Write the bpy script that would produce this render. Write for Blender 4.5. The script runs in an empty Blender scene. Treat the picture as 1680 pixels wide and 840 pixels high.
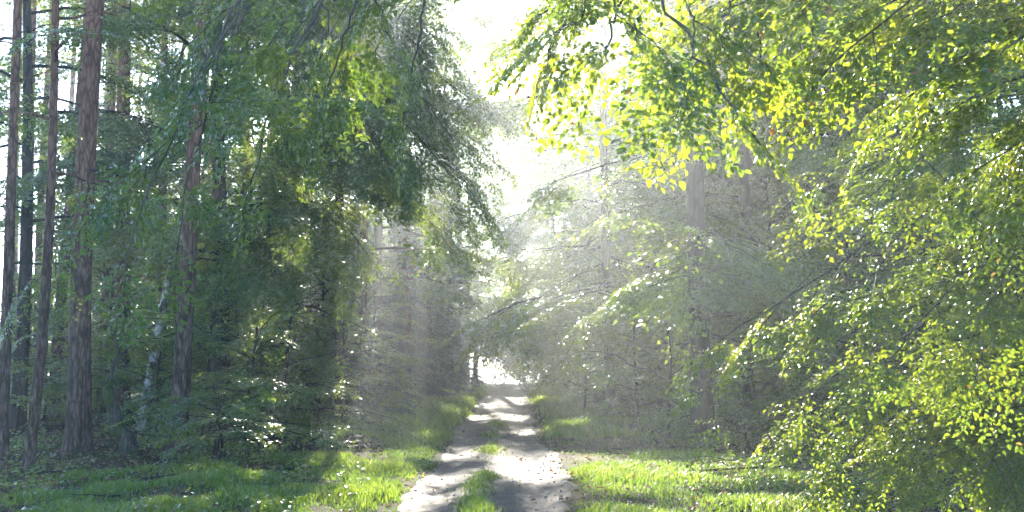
import bpy, math
import numpy as np
from mathutils import Vector
R = math.radians
C = bpy.context.scene.collection
sc = bpy.context.scene

# ------------------------------------------------------------------ camera, sky, sun, exposure
F, CX, CY, CAMH = 1801.0, 840.0, 420.0, 2.1
PITCH = math.atan(165.0 / F)
SUN_EL, SUN_AZ = R(21.5), R(-4.6)            # ahead of the camera, a little to the left of the track
cam = bpy.data.cameras.new('camera')
cam.sensor_width = 36.0
cam.lens = 36.0 * F / 1680.0
cam.clip_end = 3000
camo = bpy.data.objects.new('camera', cam); C.objects.link(camo)
camo.location = (0, 0, CAMH); camo.rotation_euler = (R(90) + PITCH, 0, 0)
sc.camera = camo

SUN = np.array([math.sin(SUN_AZ) * math.cos(SUN_EL), math.cos(SUN_AZ) * math.cos(SUN_EL), math.sin(SUN_EL)])
w = bpy.data.worlds.new('World'); sc.world = w; w.use_nodes = True
nt = w.node_tree; bg = nt.nodes['Background']
sky = nt.nodes.new('ShaderNodeTexSky'); sky.sky_type = 'NISHITA'; sky.sun_disc = False
sky.sun_elevation = SUN_EL; sky.sun_rotation = SUN_AZ; sky.ozone_density = 5.0; sky.dust_density = .5
nt.links.new(sky.outputs[0], bg.inputs[0]); bg.inputs[1].default_value = 0.12
sl = bpy.data.lights.new('sun', 'SUN'); sl.energy = 5.0; sl.angle = R(0.5); sl.color = (1.0, 0.93, 0.80)
so = bpy.data.objects.new('sun', sl); C.objects.link(so)
so.rotation_euler = Vector(SUN).to_track_quat('Z', 'Y').to_euler(); so.location = (-5, 60, 40)
sc.view_settings.view_transform = 'Standard'; sc.view_settings.look = 'None'
sc.view_settings.gamma = 1; sc.view_settings.exposure = 2.78
HAZE = 0.0019; HAZE_G = 0.70
cy = sc.cycles
cy.max_bounces = 6; cy.diffuse_bounces = 3; cy.glossy_bounces = 2; cy.transmission_bounces = 3
cy.volume_bounces = 1; cy.transparent_max_bounces = 4
cy.use_denoising = True; cy.caustics_reflective = False; cy.caustics_refractive = False
cy.sample_clamp_indirect = 4.0
try:
    cy.denoiser = 'OPENIMAGEDENOISE'; cy.denoising_input_passes = 'RGB_ALBEDO_NORMAL'
except Exception: pass

# ------------------------------------------------------------------ helpers
rng = np.random.default_rng(11)
def V(*a): return np.array(a, float)
def unit(v):
    v = np.asarray(v, float); return v / (np.linalg.norm(v) + 1e-9)
def at(px, py, Y):
    """a picture point of the reference at the distance Y along the track, as a point of the wood"""
    u, v = (px - CX) / F, (CY - py) / F
    d = V(u, math.cos(PITCH) - v * math.sin(PITCH), math.sin(PITCH) + v * math.cos(PITCH))
    return V(0, 0, CAMH) + d * (Y / d[1])
def terrain(x, y):
    x = np.asarray(x, float); y = np.asarray(y, float)
    rough = np.clip((np.abs(x + .45) - 1.3) / 2.0, 0, 1)
    z = rough * (.05 * np.sin(.7 * x + .31 * y) + .06 * np.sin(.23 * x - .41 * y + 1.3) + .03 * np.sin(1.9 * x + 1.1) * np.sin(1.4 * y))
    z = z + .12 * rough - .05 * np.exp(-((x + 1.2) / .3) ** 2) - .05 * np.exp(-((x - .28) / .3) ** 2)
    d = np.clip(y - 74, 0, 60)
    return z - .00045 * d * d - np.clip(y - 134, 0, 1e4) * .012
def tz(x, y): return float(terrain(x, y))

class MB:
    def __init__(s): s.v = []; s.f = []; s.n = 0; s.mi = []; s.tone = []; s.sm = []
    def add(s, v, f, mi=0, tone=None, smooth=False):
        v = np.asarray(v, np.float32).reshape(-1, 3); f = np.asarray(f, np.int64)
        if not len(f): return
        s.v.append(v); s.f.append(f + s.n); s.n += len(v)
        s.mi.append(np.full(len(f), mi, np.int32))
        s.tone.append(np.full(len(f), .5, np.float32) if tone is None else np.asarray(tone, np.float32))
        s.sm.append(np.full(len(f), smooth, bool))
    def build(s, name, mats, parent=None, origin=(0, 0, 0)):
        me = bpy.data.meshes.new(name)
        if s.n:
            v = np.concatenate(s.v) - np.asarray(origin, np.float32)
            lt = np.concatenate([np.full(len(f), f.shape[1], np.int32) for f in s.f])
            lv = np.concatenate([f.ravel() for f in s.f]).astype(np.int32)
            ls = np.concatenate([[0], np.cumsum(lt)[:-1]]).astype(np.int32)
            me.vertices.add(len(v)); me.vertices.foreach_set('co', v.astype(np.float32).ravel())
            me.loops.add(len(lv)); me.loops.foreach_set('vertex_index', lv)
            me.polygons.add(len(lt)); me.polygons.foreach_set('loop_start', ls); me.polygons.foreach_set('loop_total', lt)
            me.polygons.foreach_set('material_index', np.concatenate(s.mi))
            me.polygons.foreach_set('use_smooth', np.concatenate(s.sm))
            a = me.attributes.new('tone', 'FLOAT', 'FACE'); a.data.foreach_set('value', np.concatenate(s.tone))
            me.update(calc_edges=True)
        for m in (mats if isinstance(mats, (list, tuple)) else [mats]): me.materials.append(m)
        o = bpy.data.objects.new(name, me); C.objects.link(o)
        if parent is not None: o.parent = parent
        else: o.location = origin
        return o
def tube(pts, rad, seg=8, cap=True, bump=0.0, rg=None):
    pts = np.asarray(pts, float); n = len(pts); rad = np.broadcast_to(np.asarray(rad, float), (n,))
    t = np.gradient(pts, axis=0); t /= np.linalg.norm(t, axis=1)[:, None] + 1e-9
    ref = V(0, 0, 1) if abs(t[0][2]) < .9 else V(1, 0, 0)
    a = np.cross(t, ref); a /= np.linalg.norm(a, axis=1)[:, None] + 1e-9
    b = np.cross(t, a)
    th = np.linspace(0, 2 * np.pi, seg, endpoint=False)
    rr = np.repeat(rad[:, None], seg, 1)
    if bump: rr = rr * (1 + bump * (rg or rng).normal(size=rr.shape))
    v = pts[:, None, :] + rr[:, :, None] * (np.cos(th)[None, :, None] * a[:, None, :] + np.sin(th)[None, :, None] * b[:, None, :])
    i = np.arange(n - 1)[:, None] * seg; j = np.arange(seg)[None, :]; k = (j + 1) % seg
    f = np.stack([i + j, i + k, i + seg + k, i + seg + j], -1).reshape(-1, 4)
    return v.reshape(-1, 3), f
def bez(p0, p1, p2, n=14):
    t = np.linspace(0, 1, n)[:, None]
    return (1 - t) ** 2 * p0 + 2 * t * (1 - t) * p1 + t * t * p2
def wander(pts, amp, rg):
    n = len(pts); w = np.cumsum(rg.normal(size=(n, 3)), 0) * amp / math.sqrt(n)
    w -= np.linspace(0, 1, n)[:, None] * w[-1]; w -= w[0] * (1 - np.linspace(0, 1, n)[:, None])
    return pts + w
def tag(o, label=None, cat=None, group=None, kind=None):
    for k, x in (('label', label), ('category', cat), ('group', group), ('kind', kind)):
        if x: o[k] = x
    return o
def thing(name, loc, label, cat, group=None):
    o = bpy.data.objects.new(name, None); C.objects.link(o); o.location = [float(q) for q in loc]; o.empty_display_size = .3
    return tag(o, label, cat, group)
def copy_tree(o, loc, rz, s=1.0, label=None, group=None):
    c = o.copy(); C.objects.link(c); c.location = [float(q) for q in loc]; c.rotation_euler = (0, 0, rz); c.scale = (s, s, s)
    if label: c['label'] = label
    if group: c['group'] = group
    for ch in list(o.children):
        d = ch.copy(); C.objects.link(d); d.parent = c
    return c

# ------------------------------------------------------------------ materials
def mat(name):
    m = bpy.data.materials.new(name); m.use_nodes = True; t = m.node_tree
    for n in list(t.nodes): t.nodes.remove(n)
    out = t.nodes.new('ShaderNodeOutputMaterial'); return m, t, out
def N(t, typ, **kw):
    n = t.nodes.new(typ)
    for k, x in kw.items():
        if k in n.inputs: n.inputs[k].default_value = x
        else: setattr(n, k, x)
    return n
def ramp(t, stops, interp='LINEAR'):
    n = t.nodes.new('ShaderNodeValToRGB'); e = n.color_ramp.elements; n.color_ramp.interpolation = interp
    while len(e) < len(stops): e.new(.5)
    for q, (p, c) in zip(e, stops): q.position = p; q.color = (*c, 1)
    return n
def leaf_mat(name, stops, tstops, rough=.36, trans=.5, spec=.45):
    m, t, out = mat(name)
    a = N(t, 'ShaderNodeAttribute', attribute_name='tone')
    r1 = ramp(t, stops); r2 = ramp(t, tstops)
    t.links.new(a.outputs['Fac'], r1.inputs[0]); t.links.new(a.outputs['Fac'], r2.inputs[0])
    p = N(t, 'ShaderNodeBsdfDiffuse'); t.links.new(r1.outputs[0], p.inputs[0])
    tr = N(t, 'ShaderNodeBsdfTranslucent'); t.links.new(r2.outputs[0], tr.inputs[0])
    mx = N(t, 'ShaderNodeMixShader', Fac=trans); t.links.new(p.outputs[0], mx.inputs[1]); t.links.new(tr.outputs[0], mx.inputs[2])
    # the waxy skin: a Fresnel reflection, the same from both faces of the blade
    ge = N(t, 'ShaderNodeNewGeometry'); mr = N(t, 'ShaderNodeMapRange'); ior = 1.0 + spec
    mr.inputs[3].default_value = ior; mr.inputs[4].default_value = 1 / ior; t.links.new(ge.outputs['Backfacing'], mr.inputs[0])
    fr = N(t, 'ShaderNodeFresnel'); t.links.new(mr.outputs[0], fr.inputs['IOR'])
    gl = N(t, 'ShaderNodeBsdfGlossy', Roughness=rough); gl.inputs['Color'].default_value = (1, 1, 1, 1)
    m2 = N(t, 'ShaderNodeMixShader'); t.links.new(fr.outputs[0], m2.inputs[0]); t.links.new(mx.outputs[0], m2.inputs[1]); t.links.new(gl.outputs[0], m2.inputs[2])
    t.links.new(m2.outputs[0], out.inputs[0])
    return m
def bark_mat(name, stops, scale=(14, 14, 2.2), bump=.6, rough=.9, moss=None, zramp=None):
    m, t, out = mat(name)
    tc = N(t, 'ShaderNodeTexCoord'); mp = N(t, 'ShaderNodeMapping'); mp.inputs['Scale'].default_value = scale
    t.links.new(tc.outputs['Object'], mp.inputs[0])
    n1 = N(t, 'ShaderNodeTexNoise', Scale=1.0, Detail=6.0, Roughness=.65); t.links.new(mp.outputs[0], n1.inputs['Vector'])
    vo = N(t, 'ShaderNodeTexVoronoi', feature='DISTANCE_TO_EDGE', Scale=.9); t.links.new(mp.outputs[0], vo.inputs['Vector'])
    r = ramp(t, stops); t.links.new(n1.outputs[0], r.inputs[0])
    col = r.outputs[0]
    if zramp:                                   # the bark itself turns orange higher up a pine
        sp = N(t, 'ShaderNodeSeparateXYZ'); t.links.new(tc.outputs['Object'], sp.inputs[0])
        mr = N(t, 'ShaderNodeMapRange'); mr.inputs[1].default_value = zramp[0]; mr.inputs[2].default_value = zramp[1]
        t.links.new(sp.outputs[2], mr.inputs[0])
        mx = N(t, 'ShaderNodeMixRGB', blend_type='MIX'); mx.inputs[2].default_value = (*zramp[2], 1)
        mm = N(t, 'ShaderNodeMath', operation='MULTIPLY'); t.links.new(mr.outputs[0], mm.inputs[0]); t.links.new(n1.outputs[0], mm.inputs[1])
        m3 = N(t, 'ShaderNodeMath', operation='MULTIPLY', use_clamp=True); t.links.new(mm.outputs[0], m3.inputs[0]); m3.inputs[1].default_value = 1.7
        t.links.new(m3.outputs[0], mx.inputs[0]); t.links.new(col, mx.inputs[1]); col = mx.outputs[0]
    if moss:
        n2 = N(t, 'ShaderNodeTexNoise', Scale=moss[0], Detail=4.0); t.links.new(tc.outputs['Object'], n2.inputs['Vector'])
        rr = ramp(t, [(moss[1], (0, 0, 0)), (moss[1] + .12, (1, 1, 1))]); t.links.new(n2.outputs[0], rr.inputs[0])
        mx = N(t, 'ShaderNodeMixRGB'); mx.inputs[2].default_value = (*moss[2], 1)
        t.links.new(rr.outputs[0], mx.inputs[0]); t.links.new(col, mx.inputs[1]); col = mx.outputs[0]
    cr = ramp(t, [(.02, (.35, .33, .32)), (.16, (1, 1, 1))]); t.links.new(vo.outputs[0], cr.inputs[0])
    cm = N(t, 'ShaderNodeMixRGB', blend_type='MULTIPLY'); cm.inputs[0].default_value = .85 if bump > .5 else 0.0
    t.links.new(col, cm.inputs[1]); t.links.new(cr.outputs[0], cm.inputs[2]); col = cm.outputs[0]
    p = N(t, 'ShaderNodeBsdfPrincipled', Roughness=rough); p.inputs['Specular IOR Level'].default_value = .2
    t.links.new(col, p.inputs['Base Color'])
    ad = N(t, 'ShaderNodeMath', operation='ADD'); t.links.new(n1.outputs[0], ad.inputs[0]); t.links.new(vo.outputs[0], ad.inputs[1])
    bp = N(t, 'ShaderNodeBump', Strength=bump, Distance=.04); t.links.new(ad.outputs[0], bp.inputs['Height']); t.links.new(bp.outputs[0], p.inputs['Normal'])
    t.links.new(p.outputs[0], out.inputs[0])
    return m
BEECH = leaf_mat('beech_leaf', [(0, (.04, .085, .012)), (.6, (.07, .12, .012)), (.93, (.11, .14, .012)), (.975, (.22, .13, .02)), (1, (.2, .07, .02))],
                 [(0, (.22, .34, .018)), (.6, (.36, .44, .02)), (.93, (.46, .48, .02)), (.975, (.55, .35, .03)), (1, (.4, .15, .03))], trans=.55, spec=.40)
DARKL = leaf_mat('shade_tinted_leaf', [(0, (.026, .075, .018)), (.7, (.052, .115, .02)), (.985, (.07, .12, .025)), (1, (.2, .15, .02))],
                 [(0, (.15, .26, .02)), (.7, (.29, .36, .02)), (.985, (.38, .42, .03)), (1, (.5, .4, .03))], rough=.42, spec=.34)  # darker copy of the beech leaf: shade is painted into its greens
MIDL = leaf_mat('half_shade_tinted_leaf', [(0, (.03, .085, .02)), (.7, (.06, .125, .022)), (.985, (.09, .13, .02)), (1, (.2, .13, .02))],
                [(0, (.18, .32, .025)), (.7, (.33, .44, .03)), (.985, (.44, .46, .03)), (1, (.5, .35, .03))], rough=.33, spec=.36)  # in-between copy: cooler shade greens painted into the leaf colour
NEEDLE = leaf_mat('needles', [(0, (.016, .046, .024)), (1, (.032, .072, .032))], [(0, (.05, .11, .03)), (1, (.09, .16, .03))], rough=.5, trans=.25, spec=.25)
GRASS = leaf_mat('grass_blade', [(0, (.035, .075, .022)), (.5, (.06, .12, .025)), (.8, (.10, .16, .03)), (1, (.24, .21, .09))], [(0, (.13, .24, .03)), (.5, (.25, .38, .03)), (.8, (.36, .46, .04)), (1, (.5, .45, .16))], rough=.5, trans=.5, spec=.25)
DEADL = leaf_mat('dead_leaf', [(0, (.10, .05, .025)), (.6, (.19, .11, .05)), (1, (.30, .22, .12))], [(0, (.2, .08, .03)), (1, (.35, .2, .08))], rough=.6, trans=.2, spec=.3)
PINEB = bark_mat('pine_bark', [(.36, (.024, .016, .012)), (.5, (.10, .068, .050)), (.64, (.20, .142, .108))], (13, 13, 3.2), 1.0, zramp=(2.5, 9, (.26, .12, .07)), moss=(1.1, .6, (.05, .06, .025)))
BEECHB = bark_mat('beech_bark', [(.3, (.035, .032, .028)), (.55, (.09, .08, .066)), (.75, (.14, .13, .105))], (6, 6, 4), .3, moss=(1.4, .56, (.035, .05, .018)))
DARKB = bark_mat('dark_bark', [(.3, (.018, .016, .014)), (.6, (.05, .042, .034)), (.8, (.085, .07, .055))], (12, 12, 3), .6)
TWIGM = bark_mat('twig_bark', [(.3, (.025, .02, .016)), (.7, (.07, .055, .042))], (20, 20, 20), .2)
BIRCHB = bark_mat('birch_bark', [(.40, (.03, .028, .026)), (.46, (.14, .13, .12)), (.53, (.45, .43, .40)), (.8, (.60, .58, .55))], (5.5, 5.5, 4.2), .4, rough=.6)
MOSSB = bark_mat('mossy_bark', [(.3, (.03, .028, .02)), (.7, (.12, .105, .08))], (14, 14, 3), .7, moss=(3.0, .52, (.055, .085, .016)))
def ground_mat():
    m, t, out = mat('forest_floor')
    tc = N(t, 'ShaderNodeTexCoord')
    n1 = N(t, 'ShaderNodeTexNoise', Scale=.8, Detail=8.0, Roughness=.6); n2 = N(t, 'ShaderNodeTexNoise', Scale=22.0, Detail=6.0, Roughness=.7)
    for n in (n1, n2): t.links.new(tc.outputs['Object'], n.inputs['Vector'])
    r1 = ramp(t, [(.35, (.05, .04, .025)), (.5, (.09, .065, .04)), (.62, (.05, .065, .02)), (.8, (.06, .09, .02))]); t.links.new(n1.outputs[0], r1.inputs[0])
    r2 = ramp(t, [(.3, (.35, .35, .35)), (.7, (1.25, 1.2, 1.1))]); t.links.new(n2.outputs[0], r2.inputs[0])
    mx = N(t, 'ShaderNodeMixRGB', blend_type='MULTIPLY'); mx.inputs[0].default_value = 1
    t.links.new(r1.outputs[0], mx.inputs[1]); t.links.new(r2.outputs[0], mx.inputs[2])
    p = N(t, 'ShaderNodeBsdfPrincipled', Roughness=.95); p.inputs['Specular IOR Level'].default_value = .1
    t.links.new(mx.outputs[0], p.inputs['Base Color'])
    bp = N(t, 'ShaderNodeBump', Strength=.7, Distance=.05); t.links.new(n2.outputs[0], bp.inputs['Height']); t.links.new(bp.outputs[0], p.inputs['Normal'])
    t.links.new(p.outputs[0], out.inputs[0]); return m
def road_mat():
    m, t, out = mat('sandy_track')
    tc = N(t, 'ShaderNodeTexCoord')
    n1 = N(t, 'ShaderNodeTexNoise', Scale=1.3, Detail=7.0, Roughness=.6); n2 = N(t, 'ShaderNodeTexNoise', Scale=24.0, Detail=7.0, Roughness=.75)
    vo = N(t, 'ShaderNodeTexVoronoi', Scale=28.0)
    for n in (n1, n2, vo): t.links.new(tc.outputs['Object'], n.inputs['Vector'])
    r1 = ramp(t, [(.3, (.05, .035, .025)), (.48, (.095, .07, .051)), (.62, (.14, .106, .08)), (.8, (.22, .175, .135))]); t.links.new(n1.outputs[0], r1.inputs[0])
    r2 = ramp(t, [(.3, (.45, .45, .45)), (.5, (.9, .9, .9)), (.7, (1.3, 1.28, 1.25))]); t.links.new(n2.outputs[0], r2.inputs[0])
    mx = N(t, 'ShaderNodeMixRGB', blend_type='MULTIPLY'); mx.inputs[0].default_value = 1
    t.links.new(r1.outputs[0], mx.inputs[1]); t.links.new(r2.outputs[0], mx.inputs[2])
    p = N(t, 'ShaderNodeBsdfPrincipled', Roughness=.85); p.inputs['Specular IOR Level'].default_value = .25
    t.links.new(mx.outputs[0], p.inputs['Base Color'])
    ad = N(t, 'ShaderNodeMath', operation='ADD'); t.links.new(n2.outputs[0], ad.inputs[0]); t.links.new(vo.outputs[0], ad.inputs[1])
    bp = N(t, 'ShaderNodeBump', Strength=.4, Distance=.008); t.links.new(ad.outputs[0], bp.inputs['Height']); t.links.new(bp.outputs[0], p.inputs['Normal'])
    t.links.new(p.outputs[0], out.inputs[0]); return m

# ------------------------------------------------------------------ setting: ground, track, haze
def sheet(xs, ys, zf, lift=0.0):
    X, Y = np.meshgrid(xs, ys); Z = zf(X, Y) + lift
    v = np.stack([X, Y, Z], -1).reshape(-1, 3); nx, ny = len(xs), len(ys)
    i = np.arange(ny - 1)[:, None] * nx; j = np.arange(nx - 1)[None, :]
    return v, np.stack([i + j, i + j + 1, i + j + nx + 1, i + j + nx], -1).reshape(-1, 4)
gx = np.unique(np.concatenate([np.linspace(-400, -30, 30), np.linspace(-30, -4, 60), np.linspace(-4, 4, 81), np.linspace(4, 30, 60), np.linspace(30, 400, 30)]))
gy = np.unique(np.concatenate([np.linspace(-60, 4, 12), np.linspace(4, 100, 240), np.linspace(100, 160, 50), np.linspace(160, 600, 30)]))
b = MB(); b.add(*sheet(gx, gy, terrain), smooth=True)
tag(b.build('ground', ground_mat()), kind='structure')
# the track: irregular edges
ys = np.linspace(3, 150, 420); us = np.linspace(0, 1, 22)
el = -1.62 + .10 * np.sin(ys * .33) + .05 * np.sin(ys * .9 + 1) - .03 * np.sin(ys * 2.7) + .03 * np.sin(ys * 5.9)
er = .78 + .12 * np.sin(ys * .3 + 2) + .06 * np.sin(ys * 1.1) + .03 * np.sin(ys * 2.9) + .04 * np.sin(ys * 5.3) + .22 * np.exp(-((ys - 22) / 6) ** 2)
X = el[:, None] * (1 - us) + er[:, None] * us; Yg = np.repeat(ys[:, None], 22, 1)
edge = np.minimum(us, 1 - us)
Z = terrain(X, Yg) + np.where(edge < .01, -.02, .014) + .006 * np.sin(X * 9 + Yg * 2.3) * np.sin(Yg * 3.1)* (edge > .04)
b = MB(); i = np.arange(len(ys) - 1)[:, None] * 22; j = np.arange(21)[None, :]
b.add(np.stack([X, Yg, Z], -1).reshape(-1, 3), np.stack([i + j, i + j + 1, i + j + 23, i + j + 22], -1).reshape(-1, 4), smooth=True)
tag(b.build('sandy_track', road_mat()), kind='structure')

# ------------------------------------------------------------------ where the sun comes through: gaps in the canopy towards the sun
LIT = []          # (target point, radius of the gap, the gap starts this far from the target)
def lit(px, py, r, Y=None, t0=3.0):
    if Y is None:                                # a spot on the ground
        u, v = (px - CX) / F, (CY - py) / F
        dz = math.sin(PITCH) + v * math.cos(PITCH); dy = math.cos(PITCH) - v * math.sin(PITCH)
        s = -CAMH / dz; LIT.append((V(u * s, dy * s, 0), r, t0))
    else: LIT.append((at(px, py, Y), r * (1.25 if Y < 15 and px > 1000 else 1), t0))
for q in ((860, 768, .9), (950, 765, .9), (1090, 782, .8), (1200, 772, .6), (1300, 795, .7), (640, 785, .7), (690, 722, .5), (735, 682, .6), (705, 748, .5), (600, 762, .7), (660, 750, .5), (560, 730, .5), (430, 800, .5), (560, 790, .6), (520, 765, .5), (1030, 805, .8), (945, 702, .6), (960, 655, .9), (620, 810, .8), (585, 752, .6),
          (1130, 812, .8), (1230, 800, .7), (1370, 822, .7)): lit(*q)
for q in ((1500, 400, 1.7, 12, 2.2), (1600, 250, 1.5, 10, 2.2), (1400, 60, 1.5, 9, 2.2), (1350, 600, 1.4, 13, 2.2), (1550, 600, 1.5, 11, 2.2), (1620, 480, 1.2, 11, 2.2), (1620, 620, 1.2, 10.5, 2), (1520, 760, 1.0, 11, 2), (1400, 650, .9, 12, 2), (1440, 720, 1.0, 11, 2.0), (1600, 720, 1.0, 10.5, 2), (1080, 100, .9, 7.5, 3), (1640, 90, 1.1, 8.5, 3),
          (900, 220, 1.6, 40, 3), (910, 330, 2.0, 38, 3), (960, 410, 1.5, 33, 3), (880, 470, 1.8, 42, 3), (930, 130, 1.4, 44, 3), (1010, 480, .9, 27, 3), (850, 560, 1.8, 60, 4), (1040, 230, 1.6, 47, 3), (1010, 340, 1.5, 48, 3), (1080, 450, 1.1, 22, 2), (1150, 560, .9, 23, 2), (1000, 560, 1.1, 25, 2), (1180, 380, .9, 22, 2), (790, 600, 1.2, 52, 3), (765, 590, .75, 44, 3), (705, 600, .4, 42, 3), (800, 500, 1.0, 50, 4),
          (600, 380, 1.0, 27, 2.5), (480, 400, .6, 26, 2.5), (720, 460, .8, 22, 3), (90, 610, 1.0, 30, 4),
          (620, 300, .7, 28, 2), (520, 330, .7, 26, 2), (680, 400, .8, 29, 2), (380, 250, .7, 24, 2), (560, 470, .6, 27, 2), (330, 560, .6, 25, 2), (450, 520, .6, 26, 2), (250, 520, .5, 24, 2), (300, 300, .6, 22, 2), (200, 400, .6, 24, 2), (500, 540, .7, 26, 2), (600, 560, .7, 30, 2), (420, 560, .5, 25, 2), (560, 640, .6, 28, 2), (450, 200, .7, 26, 2), (160, 250, .6, 22, 2), (560, 140, .5, 9.6, 2), (1060, 560, .6, 24, 2)): lit(*q)
LT = np.array([q[0] for q in LIT]); LR = np.array([q[1] for q in LIT]); L0 = np.array([q[2] for q in LIT])
def open_to_sun(p):
    """True for leaf positions that a gap towards the sun leaves bare"""
    out = np.zeros(len(p), bool)
    for T, r, t0 in zip(LT, LR, L0):
        wv = p - T; t = wv @ SUN
        d = np.linalg.norm(wv - t[:, None] * SUN, axis=1)
        out |= (t > t0) & (d < r * (.9 + .12 * np.sin(p[:, 0] * 2.1 + p[:, 2] * 1.7)))
    return out & (np.modf(np.abs(np.sin(p[:, 0] * 12.99 + p[:, 1] * 78.2 + p[:, 2] * 37.7) * 43758.5))[0] > .22)

# ------------------------------------------------------------------ leaves and sprays
def leaf_geo(pos, d, n, L, wr, hexa, fold=.18):
    """leaf blades: two halves folded along the midrib (hexa) or one lozenge"""
    s = np.cross(n, d); s /= np.linalg.norm(s, axis=1)[:, None] + 1e-9
    n = np.cross(d, s); L = L[:, None]; hw = L * wr * .5
    if hexa:
        up = n * hw * fold * 2
        v = np.stack([pos, pos + d * L * .32 + s * hw * .95 + up, pos + d * L * .68 + s * hw * .8 + up, pos + d * L - n * L * .08,
                      pos + d * L * .68 - s * hw * .8 + up, pos + d * L * .32 - s * hw * .95 + up], 1)
        b = np.arange(len(pos))[:, None] * 6
        f = np.stack([b + [0, 3, 2, 1], b + [0, 5, 4, 3]], 1).reshape(-1, 4)
        return v.reshape(-1, 3), f, 2
    v = np.stack([pos, pos + d * L * .45 + s * hw, pos + d * L - n * L * .1, pos + d * L * .45 - s * hw], 1)
    b = np.arange(len(pos))[:, None] * 4
    return v.reshape(-1, 3), (b + [0, 1, 2, 3]), 1
def spray_template(rg, sp, nside, needle=False):
    """a flat beech spray of unit length along +x: twigs left and right in one plane, leaves alternating"""
    P, D, tw = [], [], [V(0, 0, 0), V(1, 0, 0)]
    segs = [(V(0, 0, 0), V(1, rg.normal() * .06, 0), 1.0)]
    for k in range(nside):
        t = (k + .6) / (nside + .3); sd = 1 if k % 2 else -1
        a = sd * R(rg.uniform(38, 58)); l = (.52 * (1 - t) + .14) * rg.uniform(.8, 1.2)
        segs.append((V(t, segs[0][1][1] * t, 0), V(math.cos(a), math.sin(a), 0), l))
    for q, (o, d, l) in enumerate(segs):
        n = max(2, int(l / sp)); sgn = 1
        for i in range(n):
            s = (i + .7) / n * l
            if q == 0 and s < .12: continue
            sgn = -sgn; a = sgn * R(rg.uniform(28, 62) if not needle else rg.uniform(40, 60))
            if i == n - 1: a *= .2
            dd = V(d[0] * math.cos(a) - d[1] * math.sin(a), d[0] * math.sin(a) + d[1] * math.cos(a), 0)
            P.append(o + d * s); D.append(dd)
    P = np.array(P); D = np.array(D); n = len(P)
    D = D + rg.normal(size=D.shape) * [.14, .14, .22]; D[:, 2] -= .24
    D /= np.linalg.norm(D, axis=1)[:, None]
    Nn = V(0, 0, 1) + rg.normal(size=(n, 3)) * [.40, .40, 0]
    Nn /= np.linalg.norm(Nn, axis=1)[:, None]
    P[:, 2] += rg.normal(size=n) * .015 - .16 * P[:, 0] ** 2
    return P, D, Nn, segs
def templates(sp, nside, k=6, seed=3, needle=False):
    rg = np.random.default_rng(seed); return [spray_template(rg, sp, nside, needle) for _ in range(k)]
NEAR_T = templates(.042, 10); MID_T = templates(.062, 8); SAP_T = templates(.075, 7); FAR_T = templates(.10, 6); SPR_T = templates(.05, 9, needle=True)

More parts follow.
